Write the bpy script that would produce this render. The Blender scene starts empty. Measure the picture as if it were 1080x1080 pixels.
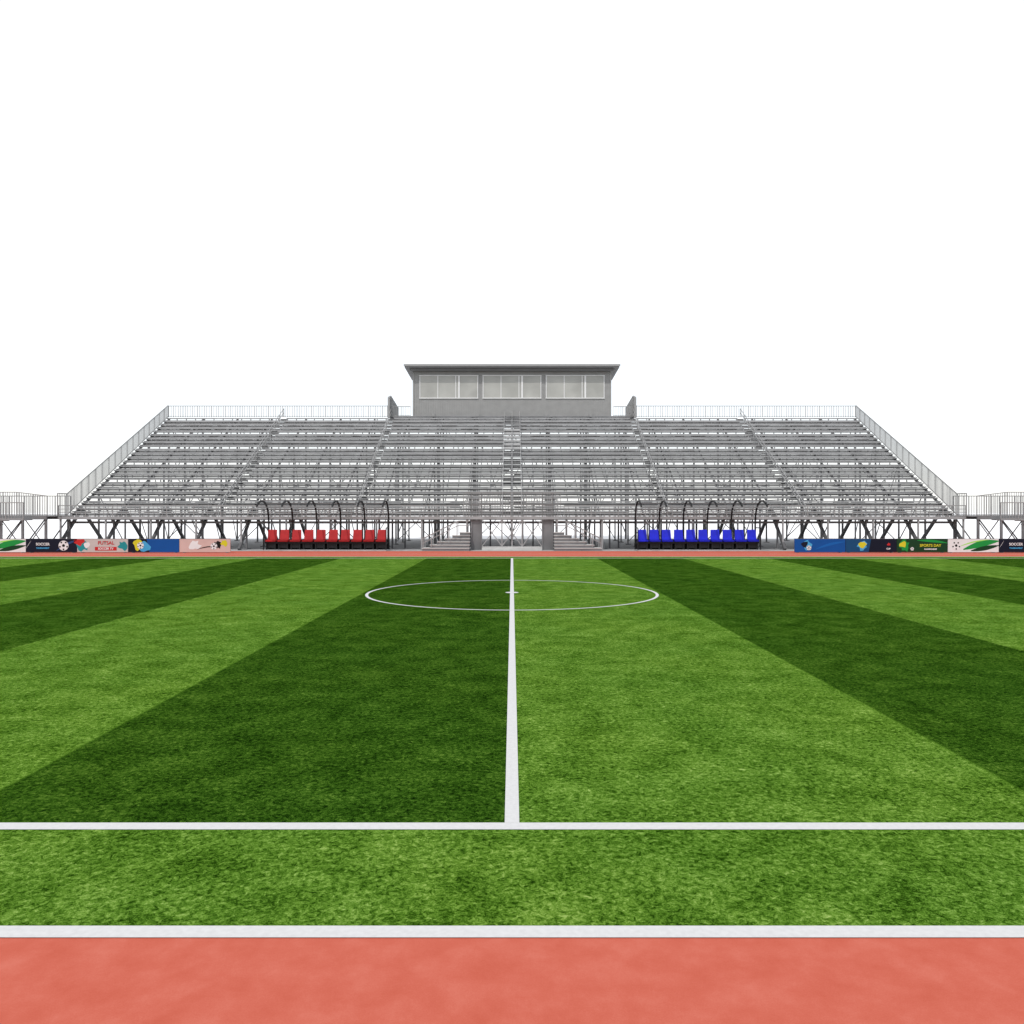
import bpy, math, random
from mathutils import Vector
random.seed(7)
S=bpy.context.scene
PI=math.pi
# ---------------------------------------------------------------- helpers
class Acc:
    def __init__(s): s.v=[]; s.f=[]; s.m=[]
    def _add(s,vs,fs,m):
        o=len(s.v); s.v+= [tuple(p) for p in vs]
        for f in fs: s.f.append(tuple(i+o for i in f)); s.m.append(m)
    def box(s,x0,x1,y0,y1,z0,z1,m=0):
        vs=[(x0,y0,z0),(x1,y0,z0),(x1,y1,z0),(x0,y1,z0),(x0,y0,z1),(x1,y0,z1),(x1,y1,z1),(x0,y1,z1)]
        s._add(vs,[(0,3,2,1),(4,5,6,7),(0,1,5,4),(1,2,6,5),(2,3,7,6),(3,0,4,7)],m)
    def beam(s,p,q,w,h=None,m=0):
        if h is None: h=w
        p=Vector(p); q=Vector(q); d=(q-p)
        if d.length<1e-6: return
        d.normalize()
        up=Vector((0,0,1)) if abs(d.z)<.95 else Vector((0,1,0))
        a=d.cross(up).normalized(); b=a.cross(d).normalized()
        a*=w/2; b*=h/2
        vs=[p-a-b,p+a-b,p+a+b,p-a+b,q-a-b,q+a-b,q+a+b,q-a+b]
        s._add(vs,[(0,3,2,1),(4,5,6,7),(0,1,5,4),(1,2,6,5),(2,3,7,6),(3,0,4,7)],m)
    def poly(s,pts,m=0): s._add(pts,[tuple(range(len(pts)))],m)
    def obj(s,name,mats,parent=None,bevel=0,smooth=False):
        me=bpy.data.meshes.new(name); me.from_pydata(s.v,[],s.f); me.update()
        for m in mats: me.materials.append(m)
        me.polygons.foreach_set('material_index',s.m)
        if smooth: me.polygons.foreach_set('use_smooth',[True]*len(me.polygons))
        o=bpy.data.objects.new(name,me); S.collection.objects.link(o)
        if parent: o.parent=parent
        if bevel:
            b=o.modifiers.new('bev','BEVEL'); b.width=bevel; b.segments=3
        return o
def empty(name,loc=(0,0,0)):
    e=bpy.data.objects.new(name,None); S.collection.objects.link(e); e.location=loc; e.empty_display_size=1; return e

def newmat(name):
    m=bpy.data.materials.new(name); m.use_nodes=True
    nt=m.node_tree; b=nt.nodes['Principled BSDF']; return m,nt,b
def N(nt,t,**k):
    n=nt.nodes.new(t)
    for a,v in k.items(): setattr(n,a,v)
    return n
def plain(name,col,rough=.5,metal=0,var=.12,scale=3.0,bump=0,spec=.5):
    m,nt,b=newmat(name); L=nt.links.new
    tc=N(nt,'ShaderNodeTexCoord'); no=N(nt,'ShaderNodeTexNoise'); no.inputs['Scale'].default_value=scale; no.inputs['Detail'].default_value=2
    L(tc.outputs['Object'],no.inputs['Vector'])
    r=N(nt,'ShaderNodeValToRGB'); e=r.color_ramp.elements
    e[0].position=.3; e[1].position=.7
    e[0].color=(*[c*(1-var) for c in col],1); e[1].color=(*[min(1,c*(1+var)) for c in col],1)
    L(no.outputs['Fac'],r.inputs['Fac']); L(r.outputs['Color'],b.inputs['Base Color'])
    b.inputs['Roughness'].default_value=rough; b.inputs['Metallic'].default_value=metal
    b.inputs['Specular IOR Level'].default_value=spec
    return m
def math_(nt,op,a,b=None,c=None):
    n=N(nt,'ShaderNodeMath',operation=op)
    for i,x in enumerate((a,b,c)):
        if x is None: continue
        if isinstance(x,(int,float)): n.inputs[i].default_value=x
        else: nt.links.new(x,n.inputs[i])
    return n.outputs[0]
def noise(nt,vec,scale,detail=4,rough=.6,dist=0):
    n=N(nt,'ShaderNodeTexNoise'); n.inputs['Scale'].default_value=scale; n.inputs['Detail'].default_value=detail
    n.inputs['Roughness'].default_value=rough; n.inputs['Distortion'].default_value=dist
    nt.links.new(vec,n.inputs['Vector']); return n.outputs['Fac']
def ramp(nt,fac,stops):
    r=N(nt,'ShaderNodeValToRGB'); e=r.color_ramp.elements
    while len(e)<len(stops): e.new(.5)
    for i,(p,c) in enumerate(stops):
        e[i].position=p; e[i].color=(*c,1)
    nt.links.new(fac,r.inputs['Fac']); return r.outputs['Color']
def mixc(nt,fac,a,b,mode='MIX'):
    n=N(nt,'ShaderNodeMix',data_type='RGBA',blend_type=mode)
    for sock,x in ((n.inputs[0],fac),(n.inputs[6],a),(n.inputs[7],b)):
        if isinstance(x,(int,float)): sock.default_value=x
        elif isinstance(x,tuple): sock.default_value=(*x,1)
        else: nt.links.new(x,sock)
    return n.outputs[2]

NEAR,FAR=12.9,87.65; CY=50.3; SW=9.35
# ---------------------------------------------------------------- materials
def grass_mat():
    m,nt,b=newmat('grass'); L=nt.links.new
    tc=N(nt,'ShaderNodeTexCoord'); v=tc.outputs['Object']
    sep=N(nt,'ShaderNodeSeparateXYZ'); L(v,sep.inputs[0])
    pat=noise(nt,v,.8,4,.65,.5)
    tuft=noise(nt,v,10,5,.78,.8)
    mp=N(nt,'ShaderNodeMapping'); mp.inputs['Rotation'].default_value=(0,0,.7); mp.inputs['Scale'].default_value=(1,2.2,1); L(v,mp.inputs[0])
    blade=noise(nt,mp.outputs[0],27,4,.85,1.6)
    mp2=N(nt,'ShaderNodeMapping'); mp2.inputs['Rotation'].default_value=(0,0,-.8); mp2.inputs['Scale'].default_value=(1,2.2,1); L(v,mp2.inputs[0])
    blade2=noise(nt,mp2.outputs[0],36,3,.85,1.4)
    bl=math_(nt,'MAXIMUM',blade,blade2)
    h=math_(nt,'ADD',math_(nt,'MULTIPLY',tuft,.46),math_(nt,'MULTIPLY',bl,.54))
    h2=math_(nt,'ADD',h,math_(nt,'MULTIPLY',math_(nt,'SUBTRACT',pat,.5),.15))
    light=ramp(nt,h2,[(.445,(.006,.020,.001)),(.485,(.027,.078,.004)),(.53,(.080,.170,.016)),(.58,(.150,.265,.036)),(.645,(.37,.46,.15))])
    dark=ramp(nt,h2,[(.445,(.002,.008,.0008)),(.49,(.009,.031,.002)),(.535,(.026,.074,.005)),(.59,(.066,.138,.014)),(.65,(.19,.26,.05))])
    xx=math_(nt,'ADD',sep.outputs[0],math_(nt,'MULTIPLY',math_(nt,'SUBTRACT',tuft,.5),.5))
    fr=math_(nt,'FRACT',math_(nt,'DIVIDE',xx,2*SW))
    mask=math_(nt,'GREATER_THAN',fr,.5)
    mask=math_(nt,'MULTIPLY',mask,math_(nt,'GREATER_THAN',sep.outputs[1],NEAR))
    mask=math_(nt,'MULTIPLY',mask,math_(nt,'LESS_THAN',sep.outputs[1],FAR))
    c=mixc(nt,mask,light,dark)
    pt=noise(nt,v,.16,3,.55)
    tint=ramp(nt,pt,[(.35,(.88,.94,.96)),(.65,(1.0,1.0,1.0))])
    c=mixc(nt,1.0,c,tint,'MULTIPLY')
    L(c,b.inputs['Base Color']); b.inputs['Roughness'].default_value=1
    b.inputs['Specular IOR Level'].default_value=0
    bp=N(nt,'ShaderNodeBump'); bp.inputs['Strength'].default_value=.5; bp.inputs['Distance'].default_value=.06
    L(tuft,bp.inputs['Height']); L(bp.outputs['Normal'],b.inputs['Normal'])
    return m
def track_mat():
    m,nt,b=newmat('track_rubber'); L=nt.links.new
    tc=N(nt,'ShaderNodeTexCoord'); v=tc.outputs['Object']
    n1=noise(nt,v,2.2,5,.6); n2=noise(nt,v,70,3,.75)
    f=math_(nt,'ADD',math_(nt,'MULTIPLY',n1,.6),math_(nt,'MULTIPLY',n2,.4))
    c=ramp(nt,f,[(.34,(.405,.087,.056)),(.5,(.44,.105,.071)),(.66,(.475,.132,.094))])
    L(c,b.inputs['Base Color']); b.inputs['Roughness'].default_value=1; b.inputs['Specular IOR Level'].default_value=0
    return m
GR=grass_mat(); TR=track_mat()
PAINT=plain('white_line_paint',(.505,.505,.505),1,0,.05,12,spec=0)
GROUND=plain('pale_paving',(.85,.85,.85),.9,0,.02,.2)
CONC=plain('concrete',(.32,.32,.32),.9,0,.15,.8)
SCONC=plain('stair_concrete',(.42,.42,.41),.9,0,.1,.8)
ALU=plain('aluminium_plank',(.28,.28,.283),.5,.2,.15,.6)
STEEL=plain('galvanised_steel',(.16,.16,.165),.55,.2,.2,.5)
DSTEEL=plain('dark_steel',(.10,.10,.105),.55,.2,.2,.5)
RAIL=plain('rail_pipe',(.25,.25,.25),.5,.1,.1,1)
TREAD=plain('aisle_tread',(.42,.42,.42),.5,.1,.06,1)
WALL=plain('metal_siding',(.27,.27,.268),.7,0,.06,1,spec=.2)
ROOF=plain('roof_metal',(.15,.15,.155),.6,.1,.08,1)
FRAME=plain('window_frame',(.62,.62,.62),.5,0,.04,1)
GLASS=plain('reflection_grey_glass',(.34,.34,.32),.2,0,.12,.35,spec=.3)  # opaque panes; reflections and see-through brightness put into the grey base colour
BLACK=plain('black_plastic',(.012,.012,.013),.5,0,.2,2,spec=.2)
RED=plain('red_seat_plastic',(.36,.012,.014),.5,0,.1,2,spec=.25)
BLUE=plain('blue_seat_plastic',(.008,.014,.50),.5,0,.1,2,spec=.25)
def acrylic():
    m,nt,b=newmat('clear_acrylic'); L=nt.links.new
    out=nt.nodes['Material Output']; t=N(nt,'ShaderNodeBsdfTransparent'); t.inputs[0].default_value=(.92,.925,.93,1)
    g=N(nt,'ShaderNodeBsdfGlossy'); g.inputs['Roughness'].default_value=.1; g.inputs[0].default_value=(.8,.8,.8,1)
    mx=N(nt,'ShaderNodeMixShader'); mx.inputs[0].default_value=.015
    L(t.outputs[0],mx.inputs[1]); L(g.outputs[0],mx.inputs[2]); L(mx.outputs[0],out.inputs[0]); return m
ACR=acrylic()

# ---------------------------------------------------------------- ground
def sheet(name,x0,x1,y0,y1,z,mat,parent=None):
    a=Acc(); a.poly([(x0,y0,z),(x1,y0,z),(x1,y1,z),(x0,y1,z)]); return a.obj(name,[mat],parent)
sheet('ground',-4000,4000,-4000,4000,-.012,GROUND)
sheet('running_track',-84,84,-8,104,-.004,TR)
sheet('concrete_apron',-90,90,104.02,150,-.006,CONC)
sheet('grass_field',-70,70,9.65,91,0,GR)
a=Acc(); zl=.006
def rect(x0,x1,y0,y1,z=zl): a.poly([(x0,y0,z),(x1,y0,z),(x1,y1,z),(x0,y1,z)])
rect(-70.3,70.3,9.52,9.79); rect(-70.3,70.3,90.85,91.15)
rect(-70.3,-70.03,9.8,90.84); rect(70.03,70.3,9.8,90.84)
for yy in (95,98.2): rect(-84,84,yy,yy+.14)
rect(-84,84,103.6,103.85)
for yy in (4.5,.5,-3.5,-7.6): rect(-84,84,yy,yy+.1)
a.obj('track_lane_lines',[PAINT])
a=Acc()
HL=7*SW
rect(-HL,HL,NEAR-.14,NEAR+.14); rect(-HL,HL,FAR-.14,FAR+.14)
rect(-.12,.12,NEAR+.141,FAR-.141)
for s in (-1,1):
    x=s*HL; rect(x-.12,x+.12,NEAR+.141,FAR-.141)
n=128; R0,R1=8.94,9.12
for i in range(n):
    t0,t1=2*PI*i/n,2*PI*(i+1)/n
    a.poly([(R0*math.cos(t0),CY+R0*math.sin(t0),zl+.004),(R1*math.cos(t0),CY+R1*math.sin(t0),zl+.004),(R1*math.cos(t1),CY+R1*math.sin(t1),zl+.004),(R0*math.cos(t1),CY+R0*math.sin(t1),zl+.004)])
a.poly([(.42*math.cos(2*PI*i/32),CY+.42*math.sin(2*PI*i/32),zl+.005) for i in range(32)])
a.obj('field_markings',[PAINT])

# ---------------------------------------------------------------- grandstand
G=empty('grandstand')
NR=24; Y0,Y1=109.0,141.0; Z0,Z1=4.5,21.9
dy=(Y1-Y0)/NR; dz=(Z1-Z0)/NR
W=60.9
aisles=[0,-21.4,21.4,-40.4,40.4]; aw={0:1.4,-21.4:.6,21.4:.6,-40.4:.6,40.4:.6}
ed=[-W]
for x in sorted(aisles): ed+=[x-aw[x],x+aw[x]]
ed.append(W)
segs=[(ed[i],ed[i+1]) for i in range(0,len(ed),2)]
seats=Acc(); foot=Acc(); tre=Acc()
R=random.Random(3)
for r in range(NR):
    y=Y0+r*dy; z=Z0+r*dz
    foot.box(-W,W,y+.02,y+.46,z-.15,z)
    foot.box(-W,W,y+.54,y+.98,z-.15,z)
    for (x0,x1) in segs:
        if r%4!=3: foot.box(x0,x1,y+1.28,y+1.33,z+.10,z+.31)
        seats.box(x0+.05,x1-.05,y+.74,y+1.26,z+.33,z+.50)
        n=int((x1-x0)/1.55)
        for k in range(n+1):
            xb=x0+.2+(x1-x0-.4)*k/n
            seats.box(xb-.07,xb+.07,y+.82,y+.90,z+.001,z+.329,1)
    for x in aisles:
        w=aw[x]; top=(x==0 and r>=15 and r<=20)
        tre.box(x-w+.03,x+w-.03,y+dy*.72,y+dy-.02,z+dz*.5-.07,z+dz*.5,0 if top else 1)
        tre.box(x-w+.03,x+w-.03,y+dy-.08,y+dy-.04,z+.1,z+dz*.5-.08,0 if top else 1)
        if top: tre.box(x-w+.03,x+w-.03,y+dy*.7,y+dy*.7+.04,z+.004,z+dz*.5-.075,0)
seats.obj('seat_planks',[ALU,STEEL],G); foot.obj('foot_planks',[ALU],G); tre.obj('aisle_steps',[TREAD,ALU],G)
st=Acc()
nf=20
def zr(y): return Z0-.45+(y-Y0)*(Z1-Z0)/(Y1-Y0)
cols=[109.3,117,125,133,140.8]
fx=[-W+.2+(2*W-.4)*i/nf for i in range(nf+1)]
for i,x in enumerate(fx):
    st.beam((x,Y0-.3,zr(Y0-.3)),(x,Y1+.3,zr(Y1+.3)),.14,.36,0)
    for j,c in enumerate(cols):
        st.beam((x,c,0),(x,c,zr(c)-.2),.22,.22,0)
        st.box(x-.4,x+.4,c-.4,c+.4,-.004,.12,0)
    for j in range(4):
        a0,a1=cols[j],cols[j+1]
        if j>0:
            if i%2==0: st.beam((x-.16,a0,zr(a0)-.5),(x-.16,a1,.3),.1,.13,0)
            st.beam((x+.02,a0,zr(a0)*.55),(x+.02,a1,zr(a0)*.55),.12,.16,0)
    if abs(x)>26:
        st.beam((x,106.2,0.1),(x,112.4,zr(112.4)-.3),.34,.36,1)
        st.beam((x+.01,112.4,zr(112.4)-.4),(x+.01,119,.1),.34,.36,1)
    else:
        st.beam((x+1.5,111.3,0),(x+1.5,111.3,zr(111.3)),.22,.22,1); st.beam((x+3,113.3,0),(x+3,113.3,zr(113.3)),.22,.22,1)
for j,c in enumerate(cols):
    for fz in ((1,) if j==0 else (.55,1) if j!=4 else (.25,.5,.75,1)):
        st.beam((-W,c+.2,zr(c)*fz-.55),(W,c+.2,zr(c)*fz-.55),.14,.3,0)
    if j in (2,4):
        for i in range(nf):
            if (i+j//2)%2: continue
            x0,x1=fx[i],fx[i+1]; zt=zr(c)-.6
            zm=zt*.52
            st.beam((x0,c+.3,.4),(x1,c+.3,zm),.1,.11,0); st.beam((x0,c+.46,zm),(x1,c+.46,.4),.1,.11,0)
            st.beam((x0,c+.3,zm),(x1,c+.3,zt),.1,.11,0); st.beam((x0,c+.46,zt),(x1,c+.46,zm),.1,.11,0)
for r in range(0,NR):
    y=Y0+r*dy+.5
    if r%4==0: st.beam((-W,y,zr(y)-.02),(W,y,zr(y)-.02),.14,.34,0)
for r in range(1,NR):
    if r%4==0: continue
    y=Y0+r*dy+1.05; z=Z0+r*dz
    for i in range(nf*2):
        xa=-W+i*W/nf
        if (i+r//2)%3==0 or R.random()<.15:
            st.box(xa+.3,xa+R.uniform(1.8,2.8),y,y+.06,z-.32,z-.155,0)
st.obj('steel_frames',[STEEL,DSTEEL],G)
wk=Acc()
wk.box(-W,W,106.9,109.0,4.36,4.46); wk.box(-W,W,106.8,106.88,4.1,4.5)
for i,x in enumerate(fx): wk.box(x-.12,x+.12,107.0,109,4.1,4.34); wk.beam((x,107.1,0),(x,107.1,4.1),.2)
wk.obj('front_walkway',[ALU],G)
ra=Acc()
def railing(acc,p,q,h0,h1=None,step=.45,t=.05,pt=.1,mids=()):
    if h1 is None: h1=h0
    p=Vector(p); q=Vector(q); L=(q-p).length; n=max(1,int(L/step))
    U=Vector((0,0,1))
    acc.beam(p+U*h0,q+U*h1,.11); acc.beam(p+U*.15,q+U*.15,.07)
    for f in mids: acc.beam(p+U*h0*f,q+U*h1*f,.07)
    for k in range(n+1):
        s=k/n; b=p.lerp(q,s); h=h0+(h1-h0)*s
        w=pt if k%6==0 else t
        acc.beam(b,b+U*h,w)
railing(ra,(-W,106.95,4.46),(-7,106.95,4.46),1.5,step=.6,mids=(.35,.68))
railing(ra,(7,106.95,4.46),(W,106.95,4.46),1.5,step=.6,mids=(.35,.68))
railing(ra,(-6.5,106.95,4.46),(6.5,106.95,4.46),3.2,step=.35,t=.07,mids=(.5,))
railing(ra,(-W,Y1+.3,Z1),(-21.7,Y1+.3,Z1),2.0,step=.42,t=.07)
railing(ra,(21.7,Y1+.3,Z1),(W,Y1+.3,Z1),2.0,step=.42,t=.07)
for s in (-1,1):
    railing(ra,(s*(W+.1),106.9,4.6),(s*(W+.1),Y0,4.6),3.0,step=.35)
    railing(ra,(s*(W+.1),Y0,Z0),(s*(W+.1),Y1+.3,Z1),3.0,2.1,step=.36,t=.07)
for x in aisles:
    for off in ((-.0,) if x else (-1.35,0,1.35)):
        xx=x+off
        p=Vector((xx,Y0+.6,Z0)); q=Vector((xx,Y1,Z1))
        for k in range(13):
            b=p.lerp(q,k/12); ra.beam(b,b+Vector((0,0,1.5 if x else 1.0)),.09)
        for h in ((.8,1.5) if x else (1.0,)):
            ra.beam(p+Vector((0,0,h)),q+Vector((0,0,h)),.09)
ra.obj('railings',[RAIL],G)
dk=Acc()
dk.box(-21.7,21.7,141.0,151,21.9,22.1)
for x in (-21.5,-14,-7,0,7,14,21.5):
    dk.beam((x,150.5,0),(x,150.5,21.9),.35); dk.beam((x,141.2,21.6),(x,150.6,21.6),.25,.4)
for zz in (5,10.5,16): dk.beam((-21.5,150.3,zz),(21.5,150.3,zz),.2,.4)
for x0,x1 in ((-21.5,-14),(-7,0),(0,7),(14,21.5)):
    dk.beam((x0,150.5,1),(x1,150.5,21),.16); dk.beam((x1,150.7,1),(x0,150.7,21),.16)
dk.obj('rear_deck',[STEEL],G)
dr=Acc()
for s in (-1,1):
    railing(dr,(s*21.5,141.3,22.1),(s*21.5,150.8,22.1),3.6,2.6,step=.22,t=.09)
    railing(dr,(s*21.4,141.35,22.1),(s*18.0,141.35,22.1),1.7,step=.3)
    x=s*21.9
    dr._add([(x,140.2,21.6),(x,142.4,22.0),(x,142.4,25.9),(x,140.2,25.3),(x+s*-.35,140.2,21.6),(x+s*-.35,142.4,22.0),(x+s*-.35,142.4,25.9),(x+s*-.35,140.2,25.3)],[(0,1,2,3),(7,6,5,4),(0,3,7,4),(1,5,6,2),(3,2,6,7),(0,4,5,1)],0)
dr.obj('deck_railings',[RAIL],G)

# ---------------------------------------------------------------- press box
PB=empty('press_box')
p=Acc()
X=17.6; yb0,yb1=142.0,149.5; zb,zt=22.1,30.2
p.box(-X,X,yb0,yb1,zb,zt)
k=-X+.1
while k<X:
    inwin=any(abs(k-c)<5.3 for c in (-11.25,0,11.25))
    if inwin: p.box(k,k+.1,yb0-.06,yb0-.002,zb+.3,25.2); p.box(k,k+.1,yb0-.06,yb0-.002,29.6,zt-.1)
    else: p.box(k,k+.1,yb0-.06,yb0-.002,zb+.3,zt-.1)
    k+=.42
p.box(-X-.08,X+.08,yb0-.1,yb0-.07,zb,zb+.28)
for s in (-1,1): p.box(s*X-.15 if s>0 else -X-.1,s*X+.1 if s>0 else -X+.15,yb0-.12,yb0-.065,zb+.29,zt-.05)
for xx in (-6.1,6.1,-14,14): p.box(xx-.25,xx+.25,yb0-.3,yb0-.11,zb+.05,zb+.5)
p.obj('walls',[WALL],PB)
f=Acc(); g=Acc()
for c in (-11.25,0,11.25):
    x0,x1=c-5.15,c+5.15; z0,z1=25.45,29.35
    f.box(x0-.12,x1+.12,yb0-.2,yb0-.003,z0-.16,z0); f.box(x0-.12,x1+.12,yb0-.2,yb0-.003,z1,z1+.12)
    xs=[x0,x0+.31*(x1-x0),x0+.62*(x1-x0),x1]
    for i,xx in enumerate(xs): f.box(xx-.07,xx+.07,yb0-.19,yb0-.003,z0+.001,z1-.001)
    f.box(x0+.66*(x1-x0),x0+.69*(x1-x0),yb0-.18,yb0-.003,z0+.001,z1-.001)
    g.box(x0,x1,yb0-.09,yb0-.004,z0,z1)
f.obj('window_frames',[FRAME],PB); g.obj('window_glass',[GLASS],PB)
r=Acc()
r._add([(-18.9,140.1,30.55),(18.9,140.1,30.55),(18.9,150.6,30.0),(-18.9,150.6,30.0),(-18.9,140.1,31.0),(18.9,140.1,31.0),(18.9,150.6,30.4),(-18.9,150.6,30.4)],[(0,3,2,1),(4,5,6,7),(0,1,5,4),(1,2,6,5),(2,3,7,6),(3,0,4,7)],0)
r.box(-18.1,18.1,141.0,141.2,30.1,30.5)
r.box(-19.05,19.05,139.98,140.09,30.75,31.1,1)
r.obj('roof',[ROOF,WALL],PB)

# ---------------------------------------------------------------- centre entrance
E=empty('stadium_entrance_stairs')
e=Acc()
for s in (-1,1):
    xa,xb=sorted((s*4.05,s*5.5))
    e.box(xa,xb,107.3,107.5,0,4.0,1)
    for xx in (xa+.05,xb-.05): e.beam((xx,107.2,0),(xx,107.2,7.7),.18,m=1)
    e.beam((xa,107.25,7.7),(xb,107.25,7.7),.18,m=1)
    for zz in (5.2,6,6.8): e.beam((xa,107.25,zz),(xb,107.25,zz),.1,m=1)
    for i in range(6):
        x0=s*(11.7-i*.95); x1=s*5.6; xa2,xb2=sorted((x0,x1))
        yf=103.9+i*.4
        e.box(xa2,xb2,yf,106.6,i*.4+.002,(i+1)*.4-.1,1)
        e.box(xa2-.05,xb2+.05,yf-.08,106.62,(i+1)*.4-.1,(i+1)*.4,0)
    pts=[(s*11.7,1.6),(s*7.1,3.9),(s*5.6,3.9)]
    for yy in (104.0,106.3):
        for (xa2,za),(xb2,zb_) in zip(pts,pts[1:]):
            e.beam((xa2,yy,za),(xb2,yy,zb_),.1,m=2); e.beam((xa2,yy,za-.6),(xb2,yy,zb_-.6),.07,m=2)
        for t in range(5):
            xx=s*(11.6-t*1.1); e.beam((xx,yy,.26*(t*2)),(xx,yy,1.6+t*.56),.09,m=2)
for x0,x1 in ((-4,-1.35),(-1.35,1.35),(1.35,4)):
    e.beam((x0,106.5,.5),(x1,106.5,4.1),.12,m=2); e.beam((x1,106.62,.5),(x0,106.62,4.1),.12,m=2)
for x in (-1.35,1.35): e.beam((x,106.55,0),(x,106.55,4.3),.16,m=2)
for i in range(3): e.box(-4.0,4.0,105.2+i*.45,106.7,i*.16+.001,(i+1)*.16,0)
e.obj('stair_flights',[SCONC,STEEL,RAIL],E)

# ---------------------------------------------------------------- side access platforms
for s in (-1,1):
    P=empty('access_ramp'); q=Acc()
    x0,x1=s*61.2,s*80
    xa,xb=sorted((x0,x1))
    q.box(xa,xb,104.8,110.5,4.45,4.6,0)
    q.box(xa,xb,104.7,104.79,4.1,4.65,1); q.box(xa,xb,110.51,110.6,4.1,4.65,1)
    for k in range(7):
        xx=x0+(x1-x0)*k/6+(-s*.2 if k==6 else s*.2)
        for yy in (105.0,110.2):
            q.beam((xx,yy,0),(xx,yy,4.44),.22,m=1)
        q.beam((xx,105,.2),(xx,110.2,4.2),.12,m=1)
        if k<6:
            xn=x0+(x1-x0)*(k+1)/6
            q.beam((xx,105.1,.2),(xn,105.1,4.2),.1,m=1); q.beam((xx,105.3,4.2),(xn,105.3,.2),.1,m=1)
    for i in range(8):
        z=4.4-i*.5; xs,xe=sorted((s*(66.0+i*.8),s*(66.8+i*.8)))
        q.box(xs,xe,102.6,104.6,z-.5,z-.38,0); q.box(xs,xe,102.6,102.7,z-.85,z-.5,1)
    xs,xe=sorted((s*63,s*66)); q.box(xs,xe,102.6,104.65,4.0,4.12,0)
    q.beam((s*66,102.6,3.7),(s*72.4,102.6,.1),.1,.35,m=1)
    for xx in (63.1,65.9): q.beam((s*xx,102.8,0),(s*xx,102.8,4),.2,m=1)
    q.obj('deck',[ALU,STEEL],P)
    h=Acc()
    railing(h,(x0,104.85,4.6),(s*65.2,104.85,4.6),2.6,3.1,step=.3)
    railing(h,(s*65.2,104.85,4.6),(x1,104.85,4.6),3.1,3.1,step=.3)
    railing(h,(x0,110.4,4.6),(x1,110.4,4.6),2.7,step=.35)
    railing(h,(s*63,102.65,4.1),(s*66,102.65,4.1),2.2,step=.35)
    railing(h,(s*66,102.65,4.1),(s*72.2,102.65,.3),2.2,step=.35)
    h.obj('railings',[RAIL],P)

# ---------------------------------------------------------------- dugouts
def dugout(cx,seatmat):
    D=empty('team_bench_shelter',(cx,0,0))
    hw=8.1
    b=Acc()
    b.box(-hw,hw,103.4,106.4,.0,.14,1)
    b.box(-hw+.1,hw-.1,104.6,105.6,.95,1.15,0)
    for k in range(10):
        x=-hw+.85+k*(2*hw-1.7)/9
        b.box(x-.62,x+.62,104.75,104.85,.35,.94,0)
        for dx in (-.55,.55):
            b.box(x+dx-.09,x+dx+.09,104.65,104.8,.14,.945,0); b.box(x+dx-.07,x+dx+.07,105.4,105.55,.14,.945,0)
    b.box(-hw,hw,105.75,105.82,.14,1.5,0)
    b.obj('base_frame',[BLACK,CONC],D)
    c=Acc()
    for k in range(10):
        x=-hw+.85+k*(2*hw-1.7)/9; w=.7
        c._add([(x-w,104.35,1.18),(x+w,104.35,1.18),(x+w*.95,105.3,1.16),(x-w*.95,105.3,1.16),(x-w,104.35,1.45),(x+w,104.35,1.45),(x+w*.95,105.3,1.36),(x-w*.95,105.3,1.36)],[(0,3,2,1),(4,5,6,7),(0,1,5,4),(1,2,6,5),(2,3,7,6),(3,0,4,7)],0)
        c._add([(x-w*.9,105.2,1.40),(x+w*.9,105.2,1.40),(x+w*.9,105.4,1.40),(x-w*.9,105.4,1.40),(x-w*.82,105.48,2.75),(x+w*.82,105.48,2.75),(x+w*.82,105.62,2.75),(x-w*.82,105.62,2.75)],[(0,3,2,1),(4,5,6,7),(0,1,5,4),(1,2,6,5),(2,3,7,6),(3,0,4,7)],0)
    c.obj('seats',[seatmat],D,bevel=.07)
    prof=[(106.3,.1),(106.3,3.6),(106.15,4.6),(105.75,5.5),(105.0,6.15),(104.0,6.5),(102.8,6.5),(101.8,6.2),(101.2,5.75)]
    rb=Acc()
    for k in range(6):
        x=-hw+.09+k*(2*hw-.18)/5
        for (ya,za),(yb,zb_) in zip(prof,prof[1:]): rb.beam((x,ya,za),(x,yb,zb_),.18,.2)
    for x in (-hw+.09,hw-.09):
        rb.beam((x,106.1,3.0),(x,104.0,3.0),.12); rb.beam((x,104.0,3.0),(x,104.0,.1),.12)
    rb.obj('curved_ribs',[BLACK],D)
    tr=Acc()
    for (yy,zz,m) in ((101.15,5.7,0),(102.8,6.6,0),(105.0,6.25,0),(106.4,3.6,0)):
        tr.beam((-hw,yy,zz),(hw,yy,zz),.12,.12,m)
    tr.obj('canopy_rails',[STEEL],D)
    sk=Acc()
    for (ya,za),(yb,zb_) in zip(prof,prof[1:]):
        sk.poly([(-hw,ya+.03,za+.11),(hw,ya+.03,za+.11),(hw,yb+.03,zb_+.11),(-hw,yb+.03,zb_+.11)])
    for x in (-hw,hw):
        sk.poly([(x,y,z) for y,z in prof[:7]]+[(x,104.0,3.0),(x,104.0,.2)])
    sk.obj('clear_canopy',[ACR],D)
dugout(-24.45,RED); dugout(24.45,BLUE)

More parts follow.
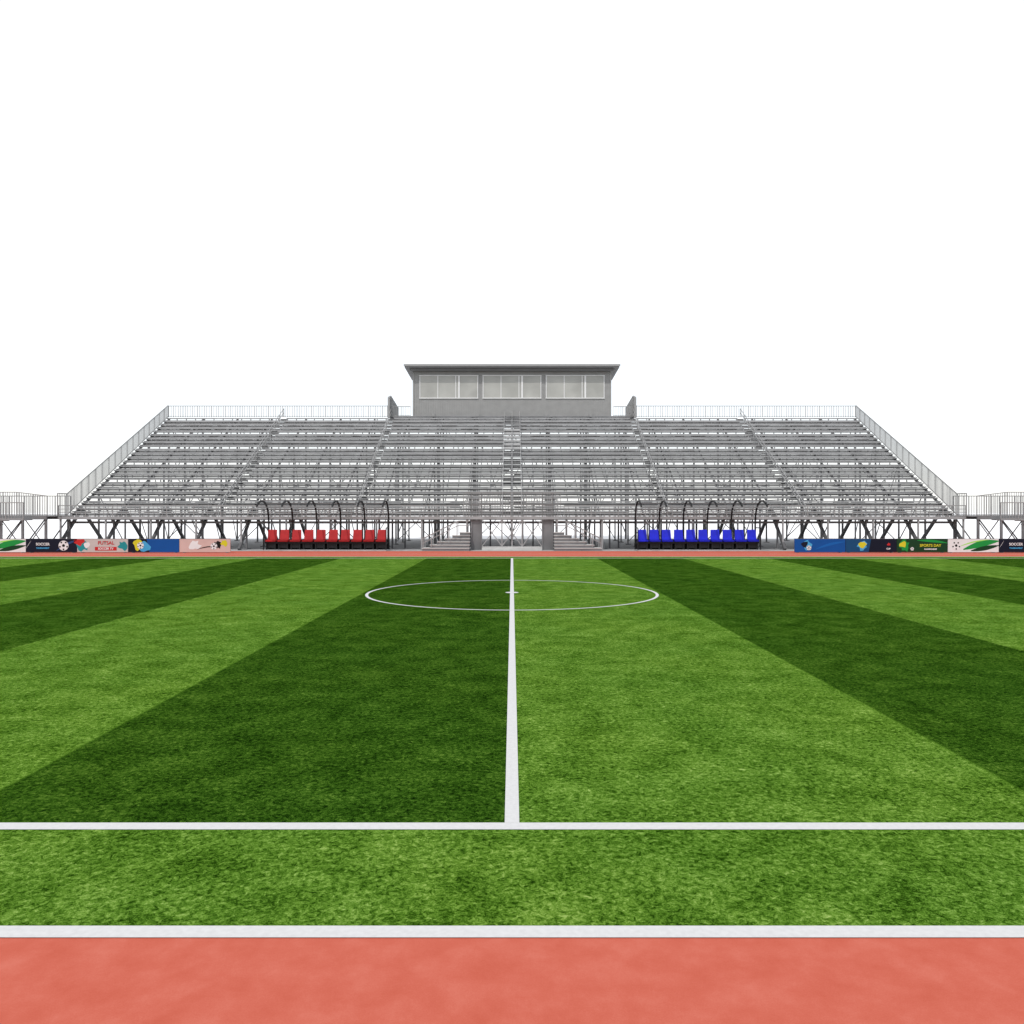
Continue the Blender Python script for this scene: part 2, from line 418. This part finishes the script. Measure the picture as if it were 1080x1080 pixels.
# ---------------------------------------------------------------- advertising boards
_c={}
def C(col):
    if col not in _c: _c[col]=plain('print_%d'%len(_c),col,.6,0,.04,1,spec=.15)
    return _c[col]
NAVY=(.004,.006,.016); WH=(.6,.6,.6); PINK=(.48,.34,.31); BL=(.004,.06,.24); TEAL=(.015,.2,.22); RD=(.42,.02,.02)
GN=(.01,.22,.04); DG=(.006,.035,.012); YL=(.5,.45,.02); LB=(.05,.28,.5); BK=(.006,.006,.006)
BW,BH,BY=6.38,1.72,99.4
def board(cx,base,polys,balls=(),texts=()):
    B=empty('advertising_board',(cx,BY,0)); hw=BW/2-.03
    a=Acc(); a.box(-hw,hw,0,.16,.08,BH,0)
    for x in (-hw+.5,hw-.5):
        a.box(x-.06,x+.06,.0,.7,-.003,.078,1); a.beam((x,.18,1.3),(x,.68,.05),.06,m=1)
    a.box(-hw-.01,hw+.01,-.01,.17,BH+.001,BH+.05,1)
    a.obj('panel',[C(base),DSTEEL],B)
    z=-.006
    for i,(col,pts) in enumerate(polys):
        q=Acc(); q.poly([(-hw+u*2*hw,z-i*.003,.09+v*(BH-.1)) for u,v in pts]); q.obj('print_shape_%d'%i,[C(col)],B)
    z-=.003*len(polys)+.003
    for (u,v,rr) in balls:
        x0=-hw+u*2*hw; z0=.09+v*(BH-.1); q=Acc()
        q.poly([(x0+rr*math.cos(t*PI/12),z,z0+rr*math.sin(t*PI/12)) for t in range(24)],0)
        def pent(px,pz,r_,rot): q.poly([(px+r_*math.cos(rot+t*2*PI/5),z-.004,pz+r_*math.sin(rot+t*2*PI/5)) for t in range(5)],1)
        pent(x0,z0,rr*.33,PI/2)
        for t in range(5):
            an=-PI/2+t*2*PI/5; pent(x0+rr*.76*math.cos(an),z0+rr*.76*math.sin(an),rr*.2,an)
        q.obj('printed_ball',[C(WH),C(BK)],B)
    for (s,u,v,sz,col) in texts:
        cu=bpy.data.curves.new('lettering','FONT'); cu.body=s; cu.size=sz; cu.align_x='CENTER'; cu.align_y='CENTER'; cu.offset=.012
        o=bpy.data.objects.new('lettering',cu); S.collection.objects.link(o); o.parent=B
        o.location=(-hw+u*2*hw,z-.012,.09+v*(BH-.1)); o.rotation_euler=(PI/2,0,0); cu.materials.append(C(col))
def swoosh(x0,x1,v0,v1,th,bend=.3,n=8):
    top=[];bot=[]
    for i in range(n+1):
        t=i/n; u=x0+(x1-x0)*t; v=v0+(v1-v0)*t+bend*math.sin(PI*t); w=th*math.sin(PI*(t*.9+.05))
        top.append((u,min(.99,max(.01,v+w/2)))); bot.append((u,min(.99,max(.01,v-w/2))))
    return bot+top[::-1]
def blob(u,v,r,n=11,seed=1):
    R=random.Random(seed); return [(u+r*.27*math.cos(2*PI*i/n)*R.uniform(.5,1.2),min(.98,max(.02,v+r*math.sin(2*PI*i/n)*R.uniform(.5,1.2)))) for i in range(n)]
def dark_b(cx): board(cx,NAVY,[(WH,swoosh(.0,.1,.3,.9,.04,.0)),((.02,.05,.14),swoosh(.6,1,.1,.9,.2,.1))],[(.74,.5,.62)],[('SOCCER',.33,.6,.45,WH),('TOURNAMENT',.33,.3,.24,LB)])
def green_b(cx): board(cx,WH,[(GN,swoosh(.3,1,.2,.85,.5,.1)),(DG,swoosh(.45,1,.1,.5,.35,.0)),((.3,.6,.1),swoosh(.2,.8,.4,.95,.1,.1))],[(.16,.5,.55)])
def futsal_b(cx): board(cx,(.42,.38,.36),[(TEAL,blob(.12,.5,.5,13,3)),(RD,blob(.05,.8,.4,9,5)),(WH,blob(.2,.55,.3,9,8)),(TEAL,blob(.9,.5,.42,11,9)),(RD,[(.35,.12),(.78,.12),(.78,.4),(.35,.4)])],[],[('FUTSAL',.57,.7,.6,RD),('SOCCER TV',.565,.26,.36,WH)])
def blue_b(cx,flip=0): board(cx,BL,[(NAVY,[(0,.0),(.42,.0),(.36,1),(0,1)]),(YL,blob(.2,.6,.5,11,4)),(LB,blob(.32,.4,.45,11,6))],[(.24,.5,.42)])
def pink_b(cx): board(cx,PINK,[(WH,blob(.3,.5,.45,13,2)),(BK,blob(.75,.55,.38,15,7)),(YL,blob(.88,.7,.3,11,9)),(BK,swoosh(.35,.75,.2,.4,.08,.1))],[(.68,.45,.42)])
L0=-35.15
for i,fn in enumerate((pink_b,blue_b,futsal_b,dark_b,green_b,pink_b)): fn(L0-BW/2-i*BW)
def rblue(cx): board(cx,BL,[(LB,blob(.25,.5,.42,13,12)),(NAVY,blob(.2,.6,.3,9,13)),((.006,.09,.32),swoosh(.4,1,.2,.8,.2,.1))],[(.28,.32,.3)])
def rnavy(cx): board(cx,NAVY,[((.006,.05,.13),[(0,0),(.45,0),(.5,1),(0,1)]),(LB,blob(.33,.5,.42,13,21)),(YL,blob(.33,.6,.28,9,22)),(RD,blob(.85,.6,.14,9,3))],[],[('CUP',.84,.25,.26,WH)])
def rgreen(cx): board(cx,DG,[(GN,blob(.15,.5,.5,13,31)),(YL,blob(.13,.55,.3,9,32)),(GN,swoosh(.4,1,.9,.7,.2,.05))],[(.3,.25,.22)],[('SPORTS DAY',.66,.5,.46,YL),('CHAMPIONSHIP',.66,.22,.22,WH)])
for i,fn in enumerate((rblue,rnavy,rgreen,green_b,dark_b,pink_b)): fn(35.25+BW/2+i*BW)

# ---------------------------------------------------------------- world, sun, camera
w=bpy.data.worlds.new('World'); S.world=w; w.use_nodes=True; nt=w.node_tree
EL,AZ=52,200
bg=nt.nodes['Background']; out=nt.nodes['World Output']
sky=N(nt,'ShaderNodeTexSky',sky_type='NISHITA'); sky.sun_disc=False; sky.sun_elevation=math.radians(EL); sky.sun_rotation=math.radians(AZ)
nt.links.new(sky.outputs[0],bg.inputs[0]); bg.inputs[1].default_value=.05
b2=N(nt,'ShaderNodeBackground'); b2.inputs[0].default_value=(1,1,1,1); b2.inputs[1].default_value=.98
ad=N(nt,'ShaderNodeAddShader'); nt.links.new(bg.outputs[0],ad.inputs[0]); nt.links.new(b2.outputs[0],ad.inputs[1]); nt.links.new(ad.outputs[0],out.inputs[0])
ld=bpy.data.lights.new('sun','SUN'); ld.energy=2.0; ld.angle=math.radians(.5); ld.color=(1,.96,.9)
lo=bpy.data.objects.new('sun',ld); S.collection.objects.link(lo)
d=Vector((math.sin(math.radians(AZ))*math.cos(math.radians(EL)),math.cos(math.radians(AZ))*math.cos(math.radians(EL)),math.sin(math.radians(EL))))
lo.rotation_euler=d.to_track_quat('Z','Y').to_euler()
cd=bpy.data.cameras.new('camera'); cd.lens=28.0; cd.sensor_width=36; cd.clip_end=9000
co=bpy.data.objects.new('camera',cd); S.collection.objects.link(co); co.location=(0,0,5.09); co.rotation_euler=(PI/2,0,0)
S.camera=co
S.view_settings.view_transform='Standard'; S.view_settings.look='None'; S.view_settings.exposure=0
